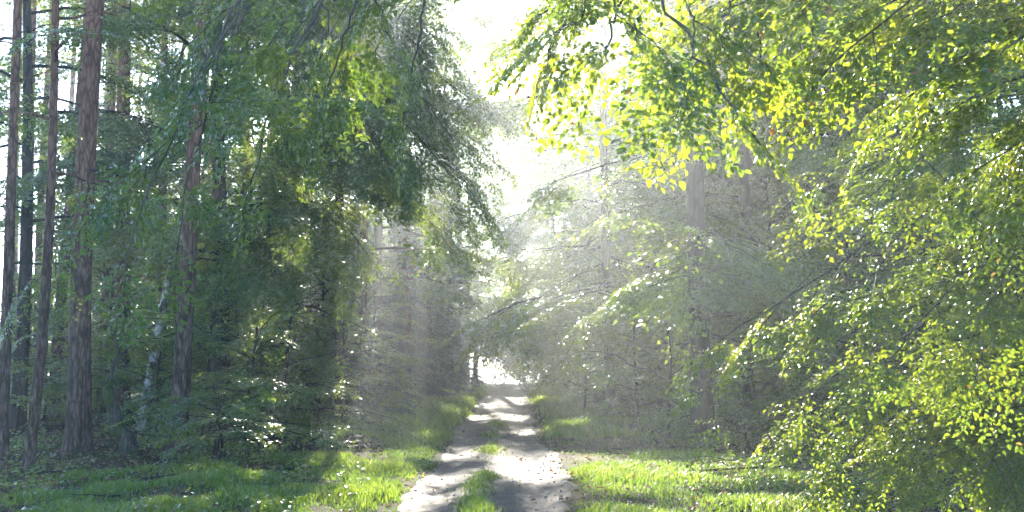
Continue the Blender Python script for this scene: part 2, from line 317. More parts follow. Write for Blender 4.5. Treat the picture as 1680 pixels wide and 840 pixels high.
class Foliage:
    def __init__(s): s.pl = []                       # placements (pos, dir, normal, size)
    def spray(s, p, d, n, size): s.pl.append((*p, *d, *n, size))
    def bake(s, mb, T, leaf, wr, hexa, rg, twig=True, tone=(0, .9), autumn=.012, cull=True, jitter=.2):
        if not s.pl: return 0
        A = np.array(s.pl); k = rg.integers(0, len(T), len(A)); tot = 0
        if cull:
            keep = ~open_to_sun(A[:, :3] + A[:, 3:6] * A[:, 9:] * .5); A = A[keep]; k = k[keep]
        base_tone = rg.uniform(*tone, size=len(A))
        for q, (P, D, Nn, segs) in enumerate(T):
            a = A[k == q]; bt = base_tone[k == q]
            if not len(a): continue
            o, x, z, S = a[:, :3], a[:, 3:6], a[:, 6:9], a[:, 9]
            x = x / np.linalg.norm(x, axis=1)[:, None]
            y = np.cross(z, x); y /= np.linalg.norm(y, axis=1)[:, None] + 1e-9; z = np.cross(x, y)
            M = np.stack([x, y, z], 1)                              # rows are the axes
            pos = o[:, None] + (np.einsum('lk,nkj->nlj', P, M)) * S[:, None, None]
            d = np.einsum('lk,nkj->nlj', D, M); n = np.einsum('lk,nkj->nlj', Nn, M)
            pos = pos.reshape(-1, 3); d = d.reshape(-1, 3); n = n.reshape(-1, 3)
            L = leaf * rg.uniform(.5, 1.25, len(pos))
            d = d + rg.normal(size=d.shape) * jitter * .6; d /= np.linalg.norm(d, axis=1)[:, None]
            n = n + rg.normal(size=n.shape) * jitter; n /= np.linalg.norm(n, axis=1)[:, None]
            tn = np.clip(np.repeat(bt, len(P)) + rg.normal(size=len(pos)) * .1, 0, .92)
            tn = np.where(rg.random(len(pos)) < autumn, rg.uniform(.95, 1, len(pos)), tn)
            if cull:
                kp = ~open_to_sun(pos); pos, d, n, L, tn = pos[kp], d[kp], n[kp], L[kp], tn[kp]
            v, f, m = leaf_geo(pos, d, n, L, wr, hexa)
            mb.add(v, f, 0, np.repeat(tn, m)); tot += len(pos)
            if twig:
                for (so_, sd, sl_) in (segs if twig == 2 else segs[:1]):
                    e = np.stack([so_, so_ + sd * sl_ * .5, so_ + sd * sl_]); e[:, 2] -= .16 * e[:, 0] ** 2
                    w_ = o[:, None] + np.einsum('lk,nkj->nlj', e, M) * S[:, None, None]
                    r = np.array([.0034, .0026, .0014]) * (1 if sl_ > .9 else .6)
                    th = np.array([0, 2.1, 4.2])
                    off = (np.cos(th)[None, :, None] * y[:, None, :] + np.sin(th)[None, :, None] * z[:, None, :])
                    vv = w_[:, :, None, :] + off[:, None] * (r[None, :, None, None] * np.maximum(1, S[:, None, None, None]))
                    nb = len(a); bb = np.arange(nb)[:, None, None, None] * 9 + np.arange(2)[None, :, None, None] * 3
                    jj = np.arange(3)[None, None, :, None]; kk = (jj + 1) % 3
                    ff = np.concatenate([bb + jj, bb + kk, bb + 3 + kk, bb + 3 + jj], -1).reshape(-1, 4)
                    mb.add(vv.reshape(-1, 3), ff, 1)
        return tot

def rot_about(v, ax, a):
    return v * math.cos(a) + np.cross(ax, v) * math.sin(a) + ax * (ax @ v) * (1 - math.cos(a))
def dress(fol, pts, rg, size, gap, start=.3, maxsub=2.2, subgap=.8, tubes=None, rbase=.02, lean=0.0, droop=.10, fill=1.0):
    """hang side branches and sprays on a limb"""
    seg = np.linalg.norm(np.diff(pts, axis=0), axis=1); cum = np.concatenate([[0], np.cumsum(seg)]); L = cum[-1]
    def P(s): return np.array([np.interp(s, cum, pts[:, k]) for k in range(3)])
    def T(s): return unit(P(min(L, s + .15)) - P(max(0, s - .15)))
    up = unit(V(rg.normal() * .12, rg.normal() * .12 - .18 + lean, 1)); side = 1; s = L * start
    while s < L:
        t = T(s); n = unit(up - t * (up @ t)); side = -side
        l = min(maxsub, (L - s) * .75 + .25) * rg.uniform(.65, 1.15)
        d = rot_about(t, n, side * R(rg.uniform(38, 62)))
        if l > size * .9:
            m = max(3, int(l / .35)); q = P(s); sub = [q]
            for i in range(m):
                d = unit(d + V(rg.normal() * .06, rg.normal() * .06, -droop * .6 + rg.normal() * .04)); q = q + d * l / m; sub.append(q)
            sub = np.array(sub)
            if tubes is not None: tubes.append((sub, np.linspace(min(.016, rbase * .4), .003, len(sub))))
            a = size * .3; sd = 1
            while a < l:
                i = min(m - 1, int(a / l * m)); p = sub[i] + (sub[i + 1] - sub[i]) * (a / l * m - i); tt = unit(sub[i + 1] - sub[i]); sd = -sd
                n2 = unit(n + rg.normal(size=3) * .10)
                dd = unit(rot_about(tt, n2, sd * R(rg.uniform(30, 58))) + V(0, 0, -.10))
                if rg.random() < fill: fol.spray(p, dd, n2, size * rg.uniform(.75, 1.2) * (1 - .3 * a / l))
                a += gap
            fol.spray(sub[-1] - tt * .1, unit(tt + V(0, 0, -.08)), n, size * rg.uniform(.8, 1.1))
        else:
            fol.spray(P(s), unit(d + V(0, 0, -.1)), unit(n + rg.normal(size=3) * .12), max(size * .6, l))
        s += subgap * rg.uniform(.75, 1.25)
    fol.spray(P(L) - T(L) * .1, unit(T(L) + V(0, 0, -.05)), up, size)

def trunk_mesh(mb, pts, r0, r1, seg=18, flare=.6, rg=rng, mi=0):
    n = len(pts); t = np.linspace(0, 1, n); h = np.linalg.norm(pts - pts[0], axis=1)
    r = r0 + (r1 - r0) * t ** .9; r = r * (1 + flare * np.exp(-h / (r0 * 1.6)))
    v, f = tube(pts, r, seg); v = v.reshape(n, seg, 3)
    lob = 1 + (.10 * np.sin(np.arange(seg) / seg * 2 * np.pi * 5 + rg.uniform(0, 6)) * np.exp(-h / .5)[:, None] + .025 * rg.normal(size=(n, seg)) + .04 * rg.normal(size=seg)[None])
    v = pts[:, None] + (v - pts[:, None]) * lob[:, :, None]
    mb.add(v.reshape(-1, 3), f, mi, smooth=True)
def trunk_pts(base, top, wob, rg, n=26):
    t = np.concatenate([[0, .006, .015, .03], np.linspace(.05, 1, n - 4)])[:, None]
    p = base + (top - base) * t
    w = np.stack([np.sin(t[:, 0] * rg.uniform(3, 7) + rg.uniform(0, 6)), np.sin(t[:, 0] * rg.uniform(3, 7) + rg.uniform(0, 6)), 0 * t[:, 0]], 1)
    w = (w - w[0]) * wob; return p + w

STAT = {}
def broadleaf(name, base, H, r0, label, cat='tree', group=None, seed=0, limbs=None, n_limb=22, h0=2.5, spread=5.0, bias=None, biasw=0.0,
              tmpl=None, leaf=.10, wr=.62, hexa=False, size=1.1, gap=.55, subgap=.8, maxsub=2.4, lmat=BEECH, bark=BEECHB, top=None, wob=.15, twig=1,
              cull=True, tone=(0, .9), shape=None, start=.25, elev=(35, -8), fill=1.0, autumn=.012, lean=0.0, bare=.7):
    rg = np.random.default_rng(seed + 100); base = V(*base)
    root = thing(name, base, label, cat, group)
    topp = V(*top) if top is not None else base + V(rg.normal() * .3, rg.normal() * .3, H)
    tp = trunk_pts(base - V(0, 0, .15), topp, wob, rg)
    b = MB(); trunk_mesh(b, tp, r0, max(.03, r0 * .18), rg=rg); b.build('trunk', bark, root, base)
    fol = Foliage(); tubes = []; lim = []
    def tat(h):
        i = np.interp(h, tp[:, 2], np.arange(len(tp))); k = int(min(len(tp) - 2, i)); return tp[k] + (tp[k + 1] - tp[k]) * (i - k)
    for q in (limbs or []):                       # limbs seen in the photograph: height on the trunk, optional way-point, tip
        p0 = q['p0'] if 'p0' in q else tat(base[2] + q['h']); p2 = q['tip']; mid = q.get('via', (p0 + p2) / 2 + V(0, 0, np.linalg.norm(p2 - p0) * q.get('arch', .12)))
        p1 = 2 * mid - .5 * (p0 + p2)
        lim.append((wander(bez(p0, p1, p2, 18), .10, rg), q))
    for k in range(n_limb):
        f = (k + rg.random() * .8) / max(1, n_limb); h = h0 + (H * .97 - h0) * f ** .9
        az = k * 2.399 + rg.normal() * .3
        d = V(math.cos(az), math.sin(az), 0)
        if bias is not None: d = unit(d + unit(V(*bias)) * biasw)
        Ls = (shape(f) if shape else (1 - f) ** .6 * (.65 + .35 * min(1, f * 4))) * spread * rg.uniform(.75, 1.15) + .5
        e = R(elev[1] + (elev[0] - elev[1]) * f + rg.normal() * 7); p0 = tat(base[2] + h)
        p2 = p0 + d * Ls * math.cos(e) + V(0, 0, Ls * math.sin(e) - .035 * Ls * Ls * .5)
        p1 = (p0 + p2) / 2 + V(0, 0, Ls * .14)
        lim.append((wander(bez(p0, p1, p2, 12), .12, rg), {}))
    for pts, q in lim:
        L = np.linalg.norm(pts[-1] - pts[0]); rb = q.get('r', (.006 + .0034 * L) if q else min(r0 * .45, .012 + .009 * L))
        v, f = tube(pts, np.linspace(rb, .006, len(pts)), 7); b = MB(); b.add(v, f, 0, smooth=True)
        if 'p0' not in q and open_to_sun(pts).mean() > bare: continue
        tubes = []
        dress(fol, pts, rg, q.get('size', size), q.get('gap', gap), q.get('start', start), q.get('maxsub', maxsub), q.get('subgap', subgap), tubes, rb, q.get('lean', lean), fill=q.get('fill', fill))
        for sp_, sr in tubes:
            if cull and open_to_sun(sp_).mean() > .4: continue
            b.add(*tube(sp_, sr, 4), 0, smooth=True)
        b.build('limb', bark if bark is not BIRCHB else TWIGM, root, base)
    b = MB(); n = fol.bake(b, tmpl or MID_T, leaf, wr, hexa, rg, twig, tone=tone, cull=cull, autumn=autumn, jitter=.13 if hexa else .2)
    b.build('crown', [lmat, TWIGM], root, base); STAT[root.name] = n
    return root

def conifer_tufts(mb, c, d, rg, n, L, wd):
    """needle tufts: thin blades radiating from twig ends"""
    pos = np.repeat(c, n, 0); dd = np.repeat(d, n, 0) + rg.normal(size=(len(c) * n, 3)) * .7
    dd /= np.linalg.norm(dd, axis=1)[:, None]; nn = rg.normal(size=dd.shape)
    v, f, m = leaf_geo(pos, dd, nn, L * rg.uniform(.6, 1.2, len(pos)), wd, False); mb.add(v, f, 0, rg.random(len(pos)))
def pine(name, base, top, r0, label, group=None, seed=0, crown_from=.66, snags=8, tufts=260, H=None, r1=None, bark=PINEB, crown_r=2.6, wob=.12):
    rg = np.random.default_rng(seed + 500); base = V(*base); top = V(*top)
    root = thing(name, base, label, 'tree', group)
    tp = trunk_pts(base - V(0, 0, .15), top, wob, rg, 34)
    b = MB(); trunk_mesh(b, tp, r0, r1 or r0 * .3, rg=rg, flare=.55); b.build('trunk', bark, root, base)
    Lt = top[2] - base[2]
    def tat(f):
        i = f * (len(tp) - 1); h = base[2] + f * Lt; i = np.interp(h, tp[:, 2], np.arange(len(tp))); k = int(min(len(tp) - 2, i)); return tp[k] + (tp[k + 1] - tp[k]) * (i - k)
    for k in range(snags):                                      # dead twigs along the bare stem
        f = rg.uniform(.08, crown_from); az = rg.uniform(0, 6.28); l = rg.uniform(.5, 1.9); p0 = tat(f)
        d = V(math.cos(az), math.sin(az), rg.uniform(-.15, .35)); p2 = p0 + d * l; p1 = (p0 + p2) / 2 + V(0, 0, rg.uniform(-.25, .15))
        pts = wander(bez(p0, p1, p2, 8), .10, rg); b = MB(); b.add(*tube(pts, np.linspace(.022, .005, 8), 5), smooth=True)
        for _ in range(2):
            i = rg.integers(3, 7); e = pts[i] + V(*rg.normal(size=3)) * .25; b.add(*tube(np.stack([pts[i], (pts[i] + e) / 2 + rg.normal(size=3) * .03, e]), [.009, .006, .003], 4))
        b.build('dead_branch', DARKB, root, base)
    cen, dirs = [], []
    for k in range(26):                                         # living crown
        f = crown_from + (1 - crown_from) * (k + rg.random()) / 26; az = k * 2.4 + rg.normal() * .3; g = (f - crown_from) / (1 - crown_from)
        l = crown_r * (1 - .75 * g) * rg.uniform(.6, 1.15); p0 = tat(min(f, .985)); p2 = p0 + V(math.cos(az) * l, math.sin(az) * l, l * rg.uniform(.05, .5))
        pts = bez(p0, (p0 + p2) / 2 - V(0, 0, .2), p2, 7); b = MB(); b.add(*tube(pts, np.linspace(.04, .01, 7), 5), smooth=True); b.build('limb', bark, root, base)
        n = max(3, int(tufts / 26)); s = rg.uniform(.35, 1.02, n)[:, None]
        c = p0 + (p2 - p0) * s + rg.normal(size=(n, 3)) * .32 * (.4 + s); cen.append(c); dirs.append(np.tile(unit(p2 - p0) + V(0, 0, .5), (n, 1)))
    cen = np.concatenate(cen); dirs = np.concatenate(dirs); kp = ~open_to_sun(cen)
    b = MB(); conifer_tufts(b, cen[kp], dirs[kp], rg, 22, .26, .13); b.build('crown', NEEDLE, root, base)
    return root
def spruce(name, base, H, r0, label, group=None, seed=0, R0=2.4, h0=.3, dens=1.0, leaf=.09, tmpl=None):
    rg = np.random.default_rng(seed + 900); base = V(*base); root = thing(name, base, label, 'tree', group)
    tp = trunk_pts(base - V(0, 0, .1), base + V(rg.normal() * .15, rg.normal() * .15, H), .04, rg)
    b = MB(); trunk_mesh(b, tp, r0, .015, rg=rg, seg=10); b.build('trunk', DARKB, root, base)
    fol = Foliage(); h = h0; bb = MB(); k = 0
    while h < H * .97:
        nb = 2; f = h / H
        for i in range(nb):
            az = i * 3.14 + k * 1.1 + rg.normal() * .4; l = R0 * (1 - f) ** .8 * rg.uniform(.45, 1.2) + .15
            p0 = V(np.interp(base[2] + h, tp[:, 2], tp[:, 0]), np.interp(base[2] + h, tp[:, 2], tp[:, 1]), base[2] + h)
            d = V(math.cos(az), math.sin(az), 0); p2 = p0 + d * l + V(0, 0, -.28 * l + .35 * l * f); p1 = (p0 + p2) / 2 - V(0, 0, .10 * l)
            pts = bez(p0, p1, p2, 7); bb.add(*tube(pts, np.linspace(.009 + .003 * l, .003, 7), 4), 1, smooth=True)
            m = max(2, int(l / (.30 / dens)))
            for q in range(m):
                u = (q + .6) / m; j = min(5, int(u * 6)); p = pts[j] + (pts[j + 1] - pts[j]) * (u * 6 - j); t = unit(pts[j + 1] - pts[j])
                for sd in (-1, 1):
                    dd = unit(rot_about(t, V(0, 0, 1), sd * R(rg.uniform(35, 60))) + V(0, 0, -.25)); fol.spray(p, dd, unit(V(0, 0, 1) + rg.normal(size=3) * .15), rg.uniform(.35, .6) * (1.1 - .5 * u) * min(1.2, .5 + l * .3))
            fol.spray(pts[-2], unit(p2 - p0), V(0, 0, 1), .4)
        h += rg.uniform(.08, .15); k += 1
    b = bb; STAT[root.name] = fol.bake(b, tmpl or SPR_T, leaf, .22, False, rg, False, autumn=0); b.build('crown', [NEEDLE, DARKB], root, base)
    return root
def G(px, py):
    """ground point seen at a picture point"""
    u, v = (px - CX) / F, (CY - py) / F
    dz = math.sin(PITCH) + v * math.cos(PITCH); dy = math.cos(PITCH) - v * math.sin(PITCH); s = -CAMH / dz
    x, y = u * s, dy * s
    return V(x, y, tz(x, y))
def gz(x, y): return V(x, y, tz(x, y))

def stem_to(b, px, py, H):
    """the top of a stem that starts at b and passes the picture point (px, py), H metres tall"""
    p = at(px, py, b[1]); d = p - b; return b + d * (H / d[2])
def L(h, px, py, Y, **k): return dict(h=h, tip=at(px, py, Y), **k)

# ------------------------------------------------------------------ the pines on the left, one by one
def P(px, py, tx, ty, r, label, H=26, seed=0, **k):
    b = G(px, py); return pine(k.pop('name', 'pine_tree'), b, stem_to(b, tx, ty, H), r, label, k.pop('group', 'pines of the left wood'), seed, **k)
P(129, 758, 154, 0, .245, 'stout pine with rough grey bark turning orange, nearest full trunk on the left', 27, 1, snags=10)
P(291, 758, 338, 120, .19, 'grey pine trunk on the grass beside the low beech sprays, right of the white birch', 26, 2)
P(38, 692, 64, 0, .23, 'purplish pine standing just behind the thin crooked stem', 27, 3)
P(3, 765, 14, 100, .12, 'slim dark pine at the left edge of the picture', 22, 4)
P(86, 698, 122, 150, .20, 'pine seen between the thin crooked stem and the stout pine', 27, 5)
P(199, 702, 220, 0, .27, 'tall pine right behind the mossy broken stem', 28, 6)
P(441, 690, 452, 300, .21, 'dull pine trunk behind the dark beech, second from its right', 27, 7, snags=5)
P(404, 694, 412, 300, .19, 'dim pine trunk close behind the right side of the dark beech', 27, 8, snags=5)
P(657, 668, 664, 400, .11, 'thin pale bare stem before the dark spruces', 8, 9, snags=6, crown_r=.9, tufts=80)
P(506, 676, 513, 300, .17, 'dim pine deep in the shade between dark beech and spruce', 26, 10, snags=4)
P(60, 676, 78, 100, .17, 'brown pine between the slim dark pine and the purplish pine', 26, 11)
P(18, 682, 34, 100, .16, 'reddish pine just right of the slim dark pine at the left edge', 26, 17)
P(110, 690, 134, 100, .15, 'slim reddish pine partly hidden by the stout pine, left of it', 26, 18)
P(163, 690, 180, 100, .15, 'narrow dark pine between the stout pine and the tall pine behind the mossy stem', 26, 12)
P(262, 694, 282, 100, .16, 'narrow pine close left of the grey pine, behind the white birch', 26, 13)
P(330, 690, 346, 100, .16, 'dark pine in the gap between the grey pine and the dark beech', 26, 14)
P(478, 682, 486, 300, .15, 'slim dark stem right of the dull pine behind the dark beech', 25, 15)
P(595, 676, 602, 300, .13, 'slim dark stem right of the dark straight trunk', 24, 16, snags=5)
# far pines in the lit haze: bare pale stems
far = [(22, 652, .19), (72, 648, .17), (104, 655, .21), (150, 650, .2), (186, 646, .18), (215, 640, .16), (246, 648, .18), (262, 640, .16), (330, 645, .17), (-30, 648, .2), (-80, 655, .2), (125, 636, .2), (52, 634, .2), (175, 632, .2), (8, 630, .2), (232, 630, .2), (300, 630, .2), (385, 640, .2), (475, 645, .2), (540, 640, .2)]
fp = None
for i, (px, py, r) in enumerate(far):
    g = G(px, py)
    if fp is None: fp = []
    if i < 3: fp.append(P(px, py, px + 12, 300, r, 'pale pine stem far back in the bright haze behind the left wood', 28, 20 + i, group='far hazy pines', tufts=200, snags=5, crown_from=.72))
    else: copy_tree(fp[i % 3], g, i * 1.3, .92 + .02 * (i % 7))

# a thin crooked stem across the pines
b = G(44, 782)
broadleaf('young_tree', b, 15, .115, 'thin crooked dark stem leaning across the pines at the left', 'tree', None, 30, n_limb=10, h0=4.5, spread=2.2, top=stem_to(b, 112, 0, 16), wob=.22, bark=PINEB, lmat=DARKL, size=.8, leaf=.075, tmpl=MID_T,
          limbs=[L(7.2, -40, 165, 20, maxsub=1.0, start=.6, gap=1.2, arch=.02), L(5.2, 95, 470, 20.5, maxsub=1.2), L(3.6, 20, 500, 19, maxsub=1.2)])
# leaning tree behind
b = G(160, 688)
broadleaf('leaning_tree', b, 17, .15, 'slanting slender tree leaning right behind the pines, crossing a tall pine', 'tree', None, 31, n_limb=14, h0=6, spread=3.4, top=stem_to(b, 300, 60, 19), bark=DARKB, lmat=DARKL, size=1.0, leaf=.10, gap=.6)
# birches
def birch(px, py, tx, ty, r, label, seed, H=17):
    b = G(px, py)
    return broadleaf('birch_tree', b, H, r, label, 'birch', 'birches of the left wood', seed, n_limb=14, h0=5, spread=2.2, top=stem_to(b, tx, ty, H), bark=BIRCHB, lmat=DARKL, size=.9, leaf=.09, gap=.6, elev=(45, 10), wob=.2)
birch(229, 712, 262, 480, .13, 'white birch with black bark patches leaning right', 32)
birch(170, 640, 178, 480, .13, 'pale birch half hidden behind the stout pine', 33)
birch(462, 650, 470, 480, .15, 'dim whitish birch deep behind the low beech sprays', 34)
# mossy broken stem
b = G(218, 764); rt = thing('broken_trunk', b, 'mossy broken trunk leaning left with bright green moss on its upper side', 'dead tree')
pts = wander(bez(b - V(0, 0, .1), at(203, 705, b[1]), at(176, 636, b[1]), 18), .10, rng); m = MB()
trunk_mesh(m, pts, .16, .10, rg=rng, flare=.6); m.build('trunk', MOSSB, rt, b)
m = MB(); q = wander(bez(pts[-2], at(182, 600, b[1]), at(205, 520, b[1] + .2), 10), .08, rng); m.add(*tube(q, np.linspace(.05, .012, 10), 6), smooth=True); m.build('limb', MOSSB, rt, b)
m = MB(); q = wander(bez(pts[-3], at(165, 640, b[1]), at(158, 700, b[1] - .2), 9), .08, rng); m.add(*tube(q, np.linspace(.035, .01, 9), 5), smooth=True); m.build('limb', DARKB, rt, b)

# ------------------------------------------------------------------ broadleaved trees of the left edge
b = G(363, 718)
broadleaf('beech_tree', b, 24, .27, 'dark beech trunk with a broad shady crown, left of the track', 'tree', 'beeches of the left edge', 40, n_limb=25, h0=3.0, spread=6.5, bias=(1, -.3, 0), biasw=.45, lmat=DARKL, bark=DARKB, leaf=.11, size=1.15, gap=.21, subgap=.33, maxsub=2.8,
          limbs=[L(9, 745, 415, 27, size=1.1), L(11, 800, 360, 27, maxsub=2.6), L(8, 640, 470, 27), L(13, 760, 250, 28), L(10, 560, 300, 26.5), L(12, 640, 180, 27), L(6, 560, 520, 26), L(9, 420, 250, 25), L(7, 250, 420, 27), L(9, 200, 300, 27), L(14, 640, 60, 27), L(15, 700, 130, 28), L(15, 560, 30, 26), L(13, 500, 160, 26), L(10, 690, 300, 27), L(12, 450, 60, 26)])
b = G(556, 707)
broadleaf('beech_tree', b, 25, .175, 'dark straight trunk beside the spruce boughs and the fallen bough', 'tree', 'beeches of the left edge', 41, n_limb=26, h0=4.5, spread=5.0, lmat=DARKL, bark=DARKB, leaf=.10, size=1.15, gap=.27, subgap=.42, bias=(.6, -.6, 0), biasw=.3,
          limbs=[L(9, 720, 330, 30), L(10, 770, 390, 31), L(7, 700, 420, 30), L(13, 730, 200, 31), L(6, 640, 300, 29), L(15, 690, 60, 31), L(15, 775, 20, 32, maxsub=2.8), L(12, 850, 225, 30, maxsub=2.8, arch=.04), L(13, 815, 190, 30, maxsub=2.8), L(11, 800, 300, 30), L(16, 620, 20, 31), L(14, 600, 150, 30), L(12, 560, 200, 30)])
for i, (x, y, H, sp, lb) in enumerate([(-8.2, 38, 25, 6, 'shady beech set back behind the dark beech, left of the track'), (-5.2, 43, 25, 5.5, 'tall beech closing the left side above the spruces'), (-12.5, 28, 20, 4.5, 'leafy beech growing among the pines behind the birch'),
                                         (-14.5, 40, 21, 5.0, 'rounded beech deep among the pines at the left'), (-6.8, 57, 26, 5.0, 'hazy beech beyond the spruces on the left of the track')]):
    broadleaf('beech_tree', gz(x, y), H, .22, lb, 'tree', 'beeches of the left edge', 42 + i, n_limb=30, h0=4.5 if i not in (2, 3) else 5, spread=sp, lmat=DARKL, bark=DARKB, leaf=.13, size=1.35, gap=.3, subgap=.45, maxsub=2.8, bias=(.5, -.6, 0), biasw=.3)

# near beech left, its trunk outside the picture, boughs hanging into it
b = gz(-6.6, 9.4)
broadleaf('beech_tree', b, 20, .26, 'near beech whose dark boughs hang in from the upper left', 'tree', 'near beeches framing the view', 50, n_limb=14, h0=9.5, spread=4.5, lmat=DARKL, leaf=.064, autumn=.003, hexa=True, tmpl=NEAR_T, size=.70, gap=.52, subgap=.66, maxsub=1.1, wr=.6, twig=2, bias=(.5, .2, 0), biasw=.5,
          limbs=[L(5.2, 730, -70, 9.8, arch=.03, start=.35, r=.055, maxsub=.9)] + [L(0, tx, ty, Y, p0=at(px, -66, 9.6), arch=a, start=.15, maxsub=1.0, r=.015) for px, tx, ty, Y, a in
                 ((432, 290, 410, 9.2, .07), (455, 205, 440, 8.7, .12), (520, 556, 145, 9.7, .03), (700, 660, 200, 9.8, .05), (560, 410, 300, 9.5, .10), (620, 520, 200, 9.7, .08), (600, 640, 60, 9.8, .03), (480, 330, 130, 9.4, .10), (680, 560, 60, 9.6, .06))])

# ------------------------------------------------------------------ spruces and undergrowth, left
for i, (px, py, H, R0, lb) in enumerate([(566, 700, 3.8, 1.9, 'low dark spruce with drooping boughs beside the dark straight trunk'), (630, 670, 6, 1.6, 'dark spruce behind the thin pale bare stem'), (668, 664, 12, 1.7, 'taller dark spruce in the middle of the shaded spruce wall'),
                                         (705, 656, 13, 1.6, 'hazy spruce nearest the track in the shaded spruce wall'), (592, 664, 11, 1.9, 'dark spruce at the left end of the shaded spruce wall'), (738, 648, 14, 1.6, 'pale hazy spruce beyond the shaded spruce wall, by the track')]):
    g = G(px, py); spruce('spruce_tree', g, H, .06 + .012 * H, lb, 'spruces left of the track', 60 + i, R0, .5, dens=1.0 if i == 0 else .75, leaf=.10 if i == 0 else .17, tmpl=SPR_T if i == 0 else templates(.075, 7, needle=True))
def sapling(px, py, H, label, seed, spread=1.6, lean=(0, 0), n=9, leaf=.075, lmat=DARKL, size=.7, limbs=None, dxyz=None, group='beech saplings', h0=.35, Y=None, **k):
    g = G(px, py)
    return broadleaf('beech_sapling', g, H, .018 + .006 * H, label, 'sapling', group, seed, n_limb=n, h0=h0, spread=spread, lmat=lmat, bark=DARKB, leaf=leaf, size=size, gap=.34, subgap=.42, maxsub=1.0, elev=(30, -2), wob=.06, top=g + V(lean[0], lean[1], H), limbs=limbs, start=.12, shape=lambda f: (1 - .6 * f), tmpl=SAP_T, **k)
sl = [(350, 770, 1.1, 1.3, 'small glossy beech sapling on the grass before the dark beech'), (400, 742, 2.6, 1.8, 'low beech sapling spreading flat sprays right of the dark beech'), (330, 735, 3.4, 1.9, 'beech sapling between the grey pine and the dark beech'),
      (470, 725, 3.8, 2.3, 'beech sapling with long level sprays in front of the dim pines'), (520, 705, 4.6, 2.2, 'tall beech sapling left of the dark straight trunk'), (605, 690, 4.2, 1.6, 'sunlit glossy sapling right of the dark straight trunk'),
      (255, 728, 2.4, 1.5, 'sapling behind the white birch foot'), (430, 705, 6.5, 2.4, 'shady tall sapling behind the level sprays'), (70, 700, 3.6, 1.4, 'yellow lit sapling behind the thin crooked stem'), (110, 700, 5.0, 1.7, 'sapling with yellow leaves behind the stout pine'), (380, 700, 8.5, 2.8, 'bushy young beech behind the dark beech'),
      (300, 690, 7.5, 2.6, 'bushy young beech behind the grey pine'), (545, 690, 8, 2.4, 'bushy young beech behind the dark straight trunk'), (20, 730, 3.0, 1.5, 'sapling at the left edge by the slim dark pine'), (180, 700, 6.5, 2.2, 'young beech behind the mossy broken trunk')]
for i, (px, py, H, sp, lb) in enumerate(sl):
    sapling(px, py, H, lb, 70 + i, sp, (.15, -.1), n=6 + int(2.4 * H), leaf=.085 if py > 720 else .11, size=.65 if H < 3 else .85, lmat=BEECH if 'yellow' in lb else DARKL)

# ------------------------------------------------------------------ the right edge of the track
rt_trees = [(G(1156, 736), 25, .30, 6.0, 'thick beech trunk in the shade on the right verge', (-.6, -.5)), (G(1003, 692), 25, .2, 5.2, 'slimmer beech further along the right verge', (-.7, -.4)), (G(1226, 722), 25, .24, 5.5, 'beech set back right of the thick shaded trunk', (-.3, -.8)),
            (gz(9.2, 33), 25, .25, 5.5, 'dim beech trunk deep in the right wood', (-.4, -.7)), (gz(9.6, 27.5), 24, .23, 5.0, 'pale grey beech trunk behind the yellow sprays at the right', (-.4, -.7)), (gz(3.6, 45), 26, .24, 5.2, 'sunlit hazy beech leaning over the right side of the track', (-.8, -.3)),
            (gz(4.0, 56), 26, .24, 5.2, 'bright hazy beech beyond the sunlit ones on the right', (-.7, -.3)), (gz(3.4, 70), 26, .24, 5.2, 'pale beech by the far end of the track on the right', (-.7, -.3)), (gz(7.5, 40), 26, .24, 5.5, 'shaded beech in the second row on the right', (-.4, -.6)), (gz(8.8, 54), 26, .24, 5.5, 'hazy beech in the second row on the right', (-.4, -.6)), (gz(13.5, 36), 26, .25, 6, 'far beech closing the right wood', (-.4, -.7)), (gz(5.6, 49), 27, .24, 5.6, 'hazy beech between the sunlit ones and the second row on the right', (-.6, -.5)), (gz(6.2, 62), 28, .24, 5.6, 'tall washed out beech behind the bright hazy one on the right', (-.6, -.4)), (gz(11.5, 46), 27, .24, 6, 'dim beech far behind the thick shaded trunk', (-.4, -.7)), (gz(7.0, 33), 24, .2, 5.5, 'leafy beech filling the gap right of the slimmer one', (-.4, -.7))]
